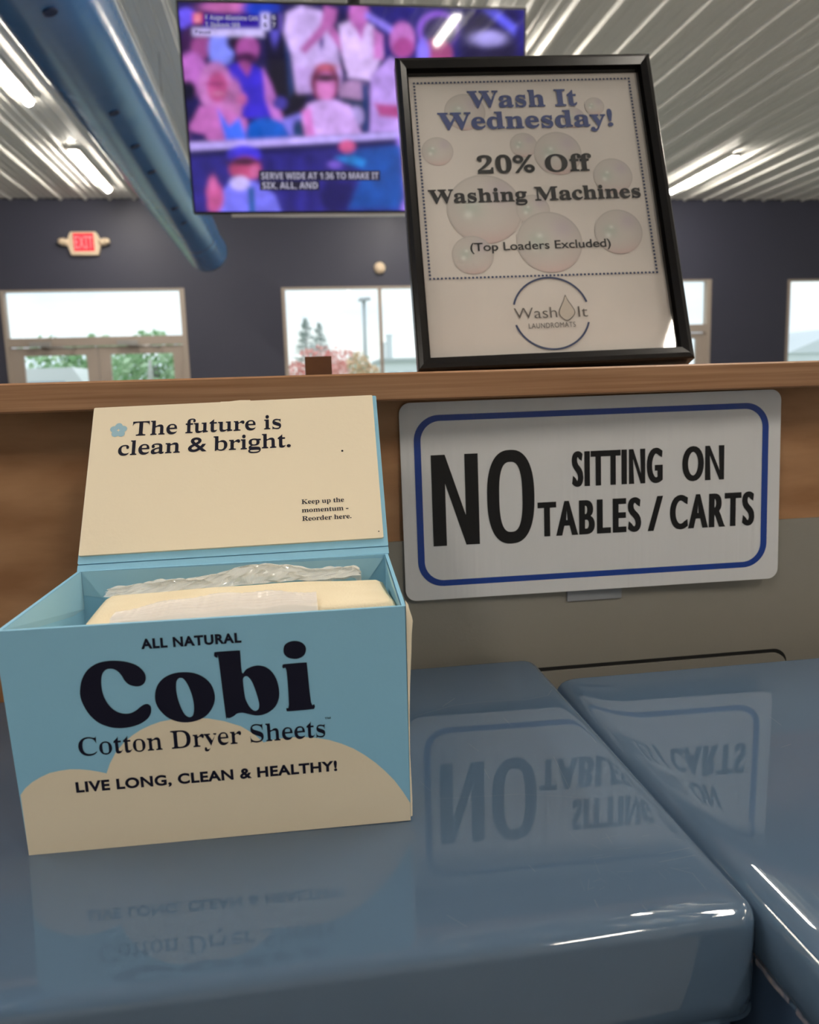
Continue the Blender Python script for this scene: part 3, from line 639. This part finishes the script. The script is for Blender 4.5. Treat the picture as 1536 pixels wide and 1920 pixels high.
# front wall face with its print: local x,z in the plane of the front
fx = (FBR-FBL).normalized(); fz = ((FTL+FTR)/2-(FBL+FBR)/2); FH = fz.length; fz = fz.normalized(); fy = fx.cross(fz)*-1
fc = (FBL+FBR+FTL+FTR)/4; Mf = Matrix((fx, -fx.cross(fz)*-1 if False else fz.cross(fx), fz)).transposed().to_4x4(); Mf.translation = fc - Vector(O)
HW, HH = .0900, FH/2
b = MB(); b.prism([(-HW, -HH), (HW, -HH), (HW+.0003, HH), (-HW-.0020, HH)], -.0004, .0004)
cloud = [(-90.0, -23.93), (-87.52, -20.78), (-84.02, -17.96), (-79.97, -15.77), (-75.98, -14.16), (-71.47, -13.44), (-67.01, -13.15), (-62.61, -13.56), (-58.26, -14.4), (-54.55, -15.46), (-50.98, -16.66), (-48.84, -11.59), (-45.81, -6.49), (-41.85, -2.06), (-37.76, 1.2), (-33.76, 3.63), (-29.17, 5.58), (-24.64, 6.98), (-18.27, 7.79), (-10.71, 7.66), (-3.19, 6.84), (4.27, 4.77), (11.69, 1.58), (17.16, -2.71), (21.62, -7.5), (25.26, -6.56), (29.13, -6.07), (34.9, -6.03), (40.66, -6.42), (46.4, -7.37), (52.13, -8.89), (57.85, -11.27), (63.57, -14.36), (68.65, -18.13), (73.74, -22.64), (78.19, -27.4), (82.66, -32.92), (86.5, -39.15), (90.0, -45.65)]
cl = [(x/1000, z/1000) for x, z in cloud]
b.add([(x, -.00055, z) for x, z in cl] + [(x, -.00055, -HH) for x, z in cl], [(k, k+len(cl), k+1+len(cl), k+1) for k in range(len(cl)-1)], 1)
yl = -.0007
mm = lambda P: [(x/1000, z/1000) for x, z in P]
gC = mm([(-58.31, 25.1), (-57.02, 30.07), (-54.25, 34.46), (-50.11, 37.28), (-45.39, 38.29), (-40.02, 38.0), (-35.5, 36.85), (-31.82, 34.77), (-29.4, 31.44), (-29.12, 28.46), (-30.25, 26.18), (-32.29, 25.17), (-34.6, 25.38), (-36.84, 26.42), (-38.44, 28.43), (-39.53, 30.89), (-41.1, 33.14), (-43.07, 34.32), (-45.38, 34.44), (-47.19, 33.25), (-48.26, 30.99), (-48.75, 27.65), (-48.66, 23.82), (-47.92, 20.34), (-46.31, 16.77), (-43.85, 13.97), (-40.86, 12.49), (-37.74, 12.3), (-34.9, 13.42), (-32.63, 15.11), (-30.74, 16.15), (-29.18, 16.09), (-28.13, 14.71), (-28.27, 12.13), (-29.5, 9.65), (-31.46, 7.92), (-34.35, 6.45), (-38.36, 5.51), (-43.09, 5.42), (-47.33, 6.32), (-51.79, 8.81), (-55.29, 12.85), (-57.52, 17.78), (-58.43, 21.71)])
gO = mm([(-25.86, 19.23), (-25.26, 22.59), (-23.66, 25.86), (-20.71, 28.56), (-16.69, 30.16), (-12.01, 30.42), (-7.4, 29.6), (-3.28, 27.2), (-0.41, 23.55), (0.84, 18.99), (0.58, 15.15), (-1.02, 11.41), (-3.85, 8.2), (-7.54, 6.36), (-12.33, 5.66), (-17.01, 6.52), (-21.15, 8.89), (-24.22, 12.63), (-25.65, 16.21)])
gOi = mm([(-16.06, 23.48), (-15.7, 26.0), (-14.72, 27.53), (-13.38, 27.75), (-12.13, 26.79), (-10.77, 24.12), (-9.65, 20.35), (-9.0, 16.43), (-8.9, 12.55), (-9.44, 9.57), (-10.39, 8.35), (-11.74, 8.3), (-13.22, 9.56), (-14.56, 12.63), (-15.63, 17.03), (-16.1, 20.93)])
gB = mm([(2.04, 37.54), (2.27, 38.61), (3.24, 39.11), (13.1, 39.1), (13.69, 38.54), (13.85, 37.36), (13.98, 28.07), (16.04, 29.75), (19.24, 30.99), (22.37, 31.06), (25.43, 29.78), (28.02, 26.84), (29.75, 22.42), (30.28, 17.23), (29.68, 13.41), (27.93, 10.11), (25.02, 7.76), (21.78, 6.58), (18.61, 6.6), (15.49, 7.58), (12.77, 8.43), (10.38, 8.21), (8.73, 7.06), (6.7, 6.29), (5.53, 6.65), (5.06, 7.83), (3.91, 35.28), (3.34, 36.08), (2.31, 36.84)])
gBi = mm([(14.11, 23.8), (14.37, 25.48), (15.28, 26.34), (16.59, 25.97), (18.17, 23.44), (19.49, 19.05), (20.42, 14.67), (20.74, 12.05), (20.39, 9.92), (19.3, 8.89), (17.96, 9.09), (16.47, 10.7), (15.21, 13.41), (14.45, 16.49)])
gI = mm([(32.41, 29.85), (32.76, 30.58), (33.72, 30.92), (42.75, 31.06), (43.6, 30.65), (43.79, 29.7), (44.65, 11.21), (46.03, 9.96), (46.38, 8.71), (45.94, 7.79), (44.89, 7.54), (34.14, 7.38), (33.21, 7.89), (33.11, 9.03), (34.38, 10.65), (34.26, 27.57), (32.83, 28.79)])
gD = mm([(33.44, 37.77), (34.18, 40.21), (36.36, 41.62), (39.1, 41.88), (41.78, 40.99), (43.49, 39.0), (43.62, 36.64), (42.51, 34.46), (40.1, 33.24), (37.75, 33.19), (35.21, 34.08), (33.73, 35.81)])
def filled(outs):                          # outline(s) with holes -> triangulated letter, through a 2D curve
    cu = bpy.data.curves.new('letter', 'CURVE'); cu.dimensions = '2D'; cu.fill_mode = 'BOTH'
    for P in outs:
        s = cu.splines.new('POLY'); s.points.add(len(P)-1); s.use_cyclic_u = True
        for p, (x, z) in zip(s.points, P): p.co = (x*100, z*100, 0, 1)
    ob = bpy.data.objects.new('letter', cu); C.objects.link(ob); bpy.context.view_layer.update()
    me = ob.evaluated_get(bpy.context.evaluated_depsgraph_get()).to_mesh()
    v = [(p.co.x/100, p.co.y/100) for p in me.vertices]; f = [list(p.vertices) for p in me.polygons]
    bpy.data.objects.remove(ob); bpy.data.curves.remove(cu); return v, f
for outs in ([spline(gC)], [spline(gO), spline(gOi)], [spline(gB, 3), spline(gBi)], [spline(gI, 3)], [spline(gD)]):
    v, f = filled(outs); b.add([(x, yl, z) for x, z in v], f, 2)
text(b, 'ALL NATURAL', -.0296, .0148, .0428, .0048, yl, 2, 'plain', .055, .05, 1.12)
text(b, 'Cotton Dryer Sheets', -.0620, .0505, -.0070, .0090, yl, 2, 'serif', -.035, .016, .92)
text(b, '\u2122', .0506, .0534, .0012, .0016, yl, 2, 'plain')
text(b, 'LIVE LONG, CLEAN & HEALTHY!', -.0653, .0553, -.0252, .0054, yl, 2, 'plain', .055, .05, 1.08)
fw_ = b.build('front_panel', [M_['boxblue'], M_['cream'], M_['navy']], bx); fw_.matrix_local = Mf
# inner paper flaps at the rim
def strip(pts, name, m):
    b = MB(); b.add(pts, [list(range(len(pts)))]); b.build(name, m, bx, O)
il = Vector((.0006, 0, 0))
strip([tuple(IT[0]+il), tuple(IT[3]+il), tuple(IT[3]+il+Vector((0, -.001, -.022))), tuple(IT[0]+il+Vector((0, .03, -.017)))], 'rim_flap', M_['boxlight'])
ib = Vector((0, -.0006, 0)); dx = IT[2]-IT[3]
strip([tuple(IT[3]+ib+Vector((.0008, 0, 0))), tuple(IT[3]+ib+Vector((.0008, 0, -.014))), tuple(IT[3]+ib+dx*.09+Vector((0, 0, -.017))), tuple(IT[3]+ib+dx*.93+Vector((0, 0, -.017))), tuple(IT[2]+ib+Vector((-.0008, 0, -.002)))], 'rear_flap', M_['boxlight'])
strip([tuple(IT[1]-il), tuple(IT[1]-il+Vector((0, .012, -.012))), tuple(IT[2]-il+Vector((0, -.03, -.014))), tuple(IT[2]-il)], 'rim_flap', M_['boxlight'])
# peeling paper edge on the right
b = MB(); P = []
for z, d in ((-.0990, .0002), (-.1010, .0016), (-.1035, .0021), (-.1075, .0033), (-.114, .0027), (-.125, .0022), (-.140, .0013), (-.155, .0008), (-.175, .0006), (-.190, .0010), (-.200, .0012), (-.2085, .0011)):
    t = (z+.2098)/.1103; p = FBR.lerp(FTR, t); P.append((p, d, z))
b.loft([[(p.x+.0001, p.y+.0010, z), (p.x+d, p.y+.0016, z), (p.x+d+.0006, p.y+.008, z), (p.x+.0012, p.y+.03, z)] for p, d, z in P], 0, True, False)
b.build('peeling_edge', M_['cream'], bx, O)
# lid
Ml = eul(-3.95, -35.3, -1.01).to_4x4(); Ml.translation = Vector((-.0367, .5041, -.0510)) - Vector(O)
b = MB(); b.prism(rrect(-.0906, .0906, -.0520, .0566, .0008, 2), 0, .0022); b.prism([(-.0906, -.0568), (.0906, -.0568), (.0906, -.0524), (-.0906, -.0524)], .0004, .0022); b.prism([(-.0900, -.0526), (.0900, -.0526), (.0900, -.0518), (-.0900, -.0518)], .0012, .0022)
b.prism([(-.0112, .0560), (.0091, .0560), (.0085, .0580), (.002, .0583), (-.005, .0577), (-.0105, .0578)], .0004, .0016, 1)
lid = b.build('lid', [M_['boxblue'], M_['cream']], bx); lid.matrix_local = Ml
b = MB(); b.prism(rrect(-.0900, .0881, -.0472, .0561, .0008, 2), -.0016, 0)
yl = -.00175
text(b, 'The future is', -.0647, .0284, .0334, .0107, yl, 1, 'serif', -.026, .022, .93)
text(b, 'clean & bright.', -.0726, .0338, .0194, .0107, yl, 1, 'serif', -.026, .022, .93)
text(b, 'Keep up the', .0399, .0657, -.0216, .0031, yl, 1, 'serif', -.02, .02, .95)
text(b, 'momentum -', .0400, .0680, -.0274, .0031, yl, 1, 'serif', -.02, .02, .95)
text(b, 'Reorder here.', .0400, .0695, -.0331, .0031, yl, 1, 'serif', -.02, .02, .95)
pet = []
for k in range(60):
    a = 2*math.pi*k/60; r_ = .0040 + .0014*abs(math.cos(2.5*(a-.3))); pet.append((-.0734+r_*math.cos(a), .0381+r_*math.sin(a)))
b.flat(pet, yl, 2); b.flat([(-.0734+r_*math.cos(a), .0381+r_*math.sin(a)) for r_, a in [((.0011, .0005)[k % 2], math.pi/4*k) for k in range(8)]], yl-.0001, 0)
for x, z, r_ in ((.0664, .0146, .0007), (.0855, -.0430, .0004)): b.flat([(x+r_*math.cos(a), z+r_*math.sin(a)) for a in [math.pi/5*k for k in range(10)]], yl, 1)
lin_ = b.build('lid_lining', [M_['cream'], M_['navy'], M_['flower']], lid)

# ------------------------------------------------------------------ what the box holds
def nz3(x, y, s=1.0): return math.sin(x*61*s+1.3)*math.sin(y*47*s+.7)*.5 + math.sin(x*131*s+y*90*s)*.3 + math.sin(x*23*s-y*71*s+2)*.4
b = MB(); rings = []; N = 40
FLc, BLc, BRc, FRc = (-.1030, .374, -.1050), (-.1056, .449, -.1064), (.0452, .443, -.1055), (.0445, .3735, -.1012)
topg = []
for j in range(13):
    v = j/12; row = []
    for i in range(N+1):
        u = i/N; a = [FLc[k]*(1-u)+FRc[k]*u for k in range(3)]; c = [BLc[k]*(1-u)+BRc[k]*u for k in range(3)]
        p = [a[k]*(1-v)+c[k]*v for k in range(3)]; ed = min(u, 1-u)*.15; ed2 = min(v, 1-v)*.075
        p[2] += .0006*nz3(p[0], p[1]) + .0015*math.sin(math.pi*u) - .0016*max(0, 1-ed/.003)**2 - .0012*max(0, 1-ed2/.003)**2
        row.append(tuple(p))
    topg.append(row)
b.loft(topg, 0, True, False)
rim = topg[0] + [r[-1] for r in topg[1:]] + topg[-1][-2::-1] + [r[0] for r in topg[-2:0:-1]]
b.loft([[(p[0], p[1], -.2070) for p in rim], [(p[0]+.0012*nz3(p[1], p[0], 2), p[1], -.15) for p in rim], rim], 0, True)
single('cotton_sheet_stack', b, M_['cotton'], 'folded stack of cream cotton dryer sheets inside the open blue carton', 'dryer sheets', None, (-.03, .41, -.207))
bag = thing('plastic_wrapper', 'torn clear plastic wrapper lying over the cotton sheets in the carton', 'plastic wrapper', (-.03, .42, -.106))
off = (-.03, .42, -.106)
b = MB(); rows = []; NU = 90                 # ridged sealed end lying forward on the sheets
random.seed(3)
jag = [random.uniform(-.0006, .0006) for _ in range(NU+1)]
NV = 64
for j in range(NV+1):
    v = j/NV; row = []
    for i in range(NU+1):
        u = i/NU; x = -.0885 + .0955*u
        top_y = .3775 + .030*(math.sin(math.pi*(.08+.80*u))**.75) + jag[i]*1.3
        y = .3690 + (top_y-.3690)*v
        t = (x+.1030)/.147; z0 = -.1050*(1-t) - .1012*t
        rise = min(1, max(0, (y-.3690)/.007))
        z = z0 - .0030 + .0062*rise*(2-rise) + .00075*math.sin(v*math.pi*2*6.5 + u*1.2)*min(1, v*3) + .0005*math.sin(u*23+v*3)
        row.append((x, y, z))
    rows.append(row)
b.loft(rows, 0, True, False); b.build('sealed_end', M_['filmend'], bag, off)
b = MB(); rows = []
pk = [(-.107, -.1050), (-.089, -.1035), (-.079, -.1022), (-.0613, -.1012), (-.0404, -.0992), (-.0300, -.0963), (-.0180, -.0962), (-.005, -.0980), (.0106, -.1015), (.022, -.1008), (.0300, -.1000), (.0335, -.1030)]
def ipk(x):
    for (x0, z0), (x1, z1) in zip(pk[:-1], pk[1:]):
        if x <= x1: t = (x-x0)/(x1-x0); return z0+(z1-z0)*max(0, min(1, t))
    return pk[-1][1]
random.seed(11); NU = 110
ph = [random.uniform(0, 6.28) for _ in range(12)]
def fold(u, v): return sum(math.sin(u*f1+ph[k]+v*f2)*a for k, (f1, f2, a) in enumerate(((17, 3, .7), (31, -5, .65), (53, 8, .6), (97, -13, .5), (9, 6, .7))))
for j in range(15):
    v = j/14; row = []
    for i in range(NU+1):
        u = i/NU; x = -.107 + .1405*u; zb = -.1068 + .003*u; zt = ipk(x) + .0003
        y = .4452 + .0100*math.sin(v*math.pi*.62) + .0016*fold(u, v)
        row.append((x + .0006*fold(v*2, u*3), y, zb + (zt-zb)*math.sin(v*math.pi/2) + .0005*fold(u+.3, v*1.5)*math.sin(v*math.pi*.9+.2)))
    rows.append(row)
for j in range(1, 6):
    v = j/5; rows.append([(p[0], p[1]+.0015+.002*v, p[2]-.008*v+.0005*fold(i/NU, v)) for i, p in enumerate(rows[14])])
b.loft(rows, 0, False, False); b.build('crinkled_film', M_['film'], bag, off)

# ------------------------------------------------------------------ outdoors, seen through the glass
b = MB(); b.box((-60, FAR+.25, FLOOR-.35), (90, 120, FLOOR-.12)); structure('ground', b, mat('parking_ground', (.42, .45, .42), .9, noise=.4, col2=(.36, .46, .30)))
def blob_tree(name, label, cat, loc, blobs, nleaf, size, cols, trunk=None, group=None):
    root = thing(name, label, cat, (loc[0], loc[1], FLOOR-.12), None, group); m = MB()
    for (x, y, z, rx, ry, rz) in blobs:
        for k in range(nleaf):
            while True:
                q = Vector([random.uniform(-1, 1) for _ in range(3)])
                if q.length <= 1: break
            q = q*(.55+.45*random.random()) if random.random() < .4 else q.normalized()*random.uniform(.75, 1)
            c = Vector((x+q.x*rx, y+q.y*ry, z+q.z*rz)); a = Vector([random.gauss(0, 1) for _ in range(3)]).normalized(); d = a.cross(Vector([random.gauss(0, 1) for _ in range(3)])).normalized()
            s = size*random.uniform(.6, 1.3); m.add([tuple(c-a*s), tuple(c+d*s*.55), tuple(c+a*s), tuple(c-d*s*.55)], [(0, 1, 2, 3)], random.randrange(len(cols)))
    m.build('foliage', cols, root, (loc[0], loc[1], FLOOR-.12))
    if trunk:
        t = MB()
        for path, r in trunk: t.tube(path, r, 8)
        t.build('trunk', M_['bark'], root, (loc[0], loc[1], FLOOR-.12))
    return root
M_['bark'] = mat('grey_bark', (.30, .30, .30), .9, noise=8, col2=(.42, .42, .40))
M_['red1'] = mat('red_leaves', (.86, .34, .32), .8); M_['red2'] = mat('pink_red_leaves', (.90, .50, .46), .8); M_['or1'] = mat('orange_leaves', (.86, .60, .38), .8); M_['ol'] = mat('olive_leaves', (.55, .60, .48), .8)
M_['gr1'] = mat('green_leaves', (.30, .52, .26), .8); M_['gr2'] = mat('pale_green_leaves', (.52, .70, .46), .8); M_['gy'] = mat('grey_needles', (.50, .56, .54), .9)
random.seed(21)
for (x, y, zt, lab) in ((.95, 45, 3.85, 'wispy grey pine tree outside, nearer the left edge of the middle window'), (1.78, 47, 3.75, 'wispy grey pine tree outside, standing just behind the red bushes')):
    tr = thing('pine_tree', lab, 'tree', (x, y, FLOOR-.12), None, 'pale pines outside'); f = MB()
    for k in range(420):
        h = random.random()**1.3; z = .6 + (zt-.6)*(1-h); R = .15 + 1.35*h**.8; a = random.uniform(0, 6.28); r1 = R*random.uniform(.5, 1.05)
        p0 = Vector((x, y, z)); p1 = Vector((x+r1*math.cos(a), y+r1*math.sin(a), z+.25*random.uniform(0, 1))); d = Vector((-math.sin(a), math.cos(a), .6))*.035
        f.add([tuple(p0), tuple(p0.lerp(p1, .6)+d), tuple(p1), tuple(p0.lerp(p1, .6)-d)], [(0, 1, 2, 3)])
    f.build('foliage', M_['gy'], tr, (x, y, FLOOR-.12)); t = MB(); t.tube([(x, y, FLOOR-.12), (x, y, zt-.3)], [.10, .02], 8); t.build('trunk', M_['bark'], tr, (x, y, FLOOR-.12))
random.seed(5)
blob_tree('red_tree', 'red autumn tree outside the middle window', 'tree', (1.1, 30), [(.1, 30, .55, .7, .8, .6), (1.0, 30, .95, .8, .8, .75), (1.8, 30, .95, .75, .8, .65), (.9, 30, .1, 1.3, .9, .6)], 420, .09, [M_['red1'], M_['red2'], M_['red2']], [([(1.0, 30, FLOOR-.12), (1.0, 30, .5)], .1)])
blob_tree('orange_tree', 'low orange autumn tree beside the red tree outside', 'tree', (2.6, 28), [(2.35, 28, .85, .45, .5, .5), (2.7, 28, .45, .42, .5, .5), (2.4, 28, .2, .6, .5, .5)], 380, .08, [M_['or1'], M_['or1'], M_['ol']], [([(2.6, 28, FLOOR-.12), (2.6, 28, .3)], .08)])
blob_tree('green_tree', 'leafy green tree outside behind the left door leaf', 'tree', (-5.9, 24), [(-6.6, 24, .9, 1.0, .9, .9), (-5.4, 24, 1.0, .9, .9, .8)], 420, .12, [M_['gr1'], M_['gr2']], [([(-6, 24, FLOOR-.12), (-6, 24, .8)], .12)], 'green trees outside')
blob_tree('green_tree', 'leafy green tree outside behind the right door leaf', 'tree', (-3.6, 22), [(-4.4, 22, .7, .7, .8, .8), (-3.5, 22, .9, .7, .8, .9), (-2.7, 22, .6, .6, .8, .8), (-3.5, 22, .0, 1.2, .8, .7)], 380, .11, [M_['gr1'], M_['gr2'], M_['gr2']], [([(-3.5, 22, FLOOR-.12), (-3.5, 22, .8)], .12)], 'green trees outside')
bt = thing('birch_tree', 'pale birch trunk in front of the green tree outside the door', 'tree', (-2.64, 16, FLOOR-.12)); t = MB(); t.tube([(-2.66, 16, FLOOR-.12), (-2.64, 16, .4), (-2.62, 16, .70)], [.06, .05, .03], 10); t.build('trunk', mat('birch_bark', (.75, .75, .70), .8, noise=12, col2=(.5, .5, .46)), bt, (-2.64, 16, FLOOR-.12))
sl = thing('street_lamp', 'tall grey parking lot lamp post outside the middle window', 'street lamp', (3.22, 35, FLOOR-.12)); off = (3.22, 35, FLOOR-.12)
t = MB(); t.tube([(3.20, 35, FLOOR-.12), (3.25, 35, 3.78)], [.12, .09], 12); t.build('lamp_post', mat('grey_post', (.52, .56, .58), .5), sl, off)
t = MB(); t.hexa([(2.98, 34.8, 3.76), (3.55, 34.8, 3.80), (3.55, 35.2, 3.80), (2.98, 35.2, 3.76), (3.05, 34.85, 3.90), (3.5, 34.85, 3.93), (3.5, 35.15, 3.93), (3.05, 35.15, 3.90)]); t.build('lamp_head', mat('grey_lamp', (.48, .50, .52), .5), sl, off)
# pale buildings far off
M_['pale'] = mat('pale_facade', (.78, .82, .84), .8); M_['pale2'] = mat('grey_roof_edge', (.48, .53, .54), .8); M_['pane2'] = mat('dull_pane', (.45, .52, .60), .3)
bd = thing('low_building', 'pale flat roofed building far off with a grey roof edge', 'building', (9.5, 60, FLOOR-.12)); off = (9.5, 60, FLOOR-.12)
t = MB(); t.box((6.8, 60, FLOOR-.12), (14, 66, 2.05)); t.build('facade', M_['pale'], bd, off); t = MB(); t.box((6.6, 59.7, 2.05), (14.2, 66.3, 2.30)); t.build('roof', M_['pale2'], bd, off)
for k in range(6):
    t = MB(); t.box((7.2+1.1*k, 59.95, .2), (7.9+1.1*k, 60.0, 1.3)); t.build('window', M_['pane2'], bd, off)
for x, zt, lab in ((7.66, 3.75, 'shorter pale column rising beyond the flat roofed building'), (8.22, 4.4, 'taller pale column rising beyond the flat roofed building')):
    t = MB(); t.box((x-.22, 67, FLOOR-.12), (x+.22, 67.5, zt)); t.box((x-.27, 66.95, zt), (x+.27, 67.55, zt+.12)); single('concrete_column', t, mat('pale_concrete', (.72, .77, .79), .8), lab, 'column', 'pale columns outside', (x, 67.2, FLOOR-.12))
bd = thing('distant_house', 'pale house far off outside the far right window', 'building', (29, 40, FLOOR-.12)); off = (29, 40, FLOOR-.12)
t = MB(); t.box((26.2, 40, FLOOR-.12), (33, 46, 1.25)); t.build('facade', M_['pale'], bd, off)
t = MB(); t.loft([[(26.0, y, 1.25), (29.6, y, 2.6), (33.2, y, 1.25)] for y in (39.8, 46.2)], 0, False, True, True, True); t.build('roof', mat('pale_roof', (.70, .74, .78), .8), bd, off)
for k in range(4):
    t = MB(); t.box((26.7+1.6*k, 39.95, -.2), (27.6+1.6*k, 40.0, .8)); t.build('window', M_['pane2'], bd, off)
t = MB(); t.box((26.9, 43, 2.0), (27.5, 43.6, 2.75)); t.build('chimney', M_['pale2'], bd, off)
vn = thing('white_van', 'white van parked outside behind the left door leaf', 'van', (-4.9, 18, FLOOR-.12)); off = (-4.9, 18, FLOOR-.12); g0 = FLOOR-.12
sec = [(-6.6, .35), (-6.6, 1.75), (-6.45, 2.0), (-4.35, 2.02), (-3.85, 1.25), (-3.3, 1.05), (-3.2, .40)]
t = MB(); t.prism([(x, g0+.05+z) for x, z in sec], 17.2, 18.9); t.build('van_body', mat('white_van_paint', (.85, .87, .88), .3), vn, off)
t = MB(); t.flat([(-6.3, g0+1.3), (-4.5, g0+1.3), (-4.5, g0+1.8), (-6.3, g0+1.8)], 17.19); t.build('side_window', M_['pane2'], vn, off)
for x in (-6.0, -3.9):
    t = MB(); t.tube([(x, 17.15, g0+.35), (x, 17.4, g0+.35)], .35, 20); t.build('wheel', M_['slot'], vn, off)
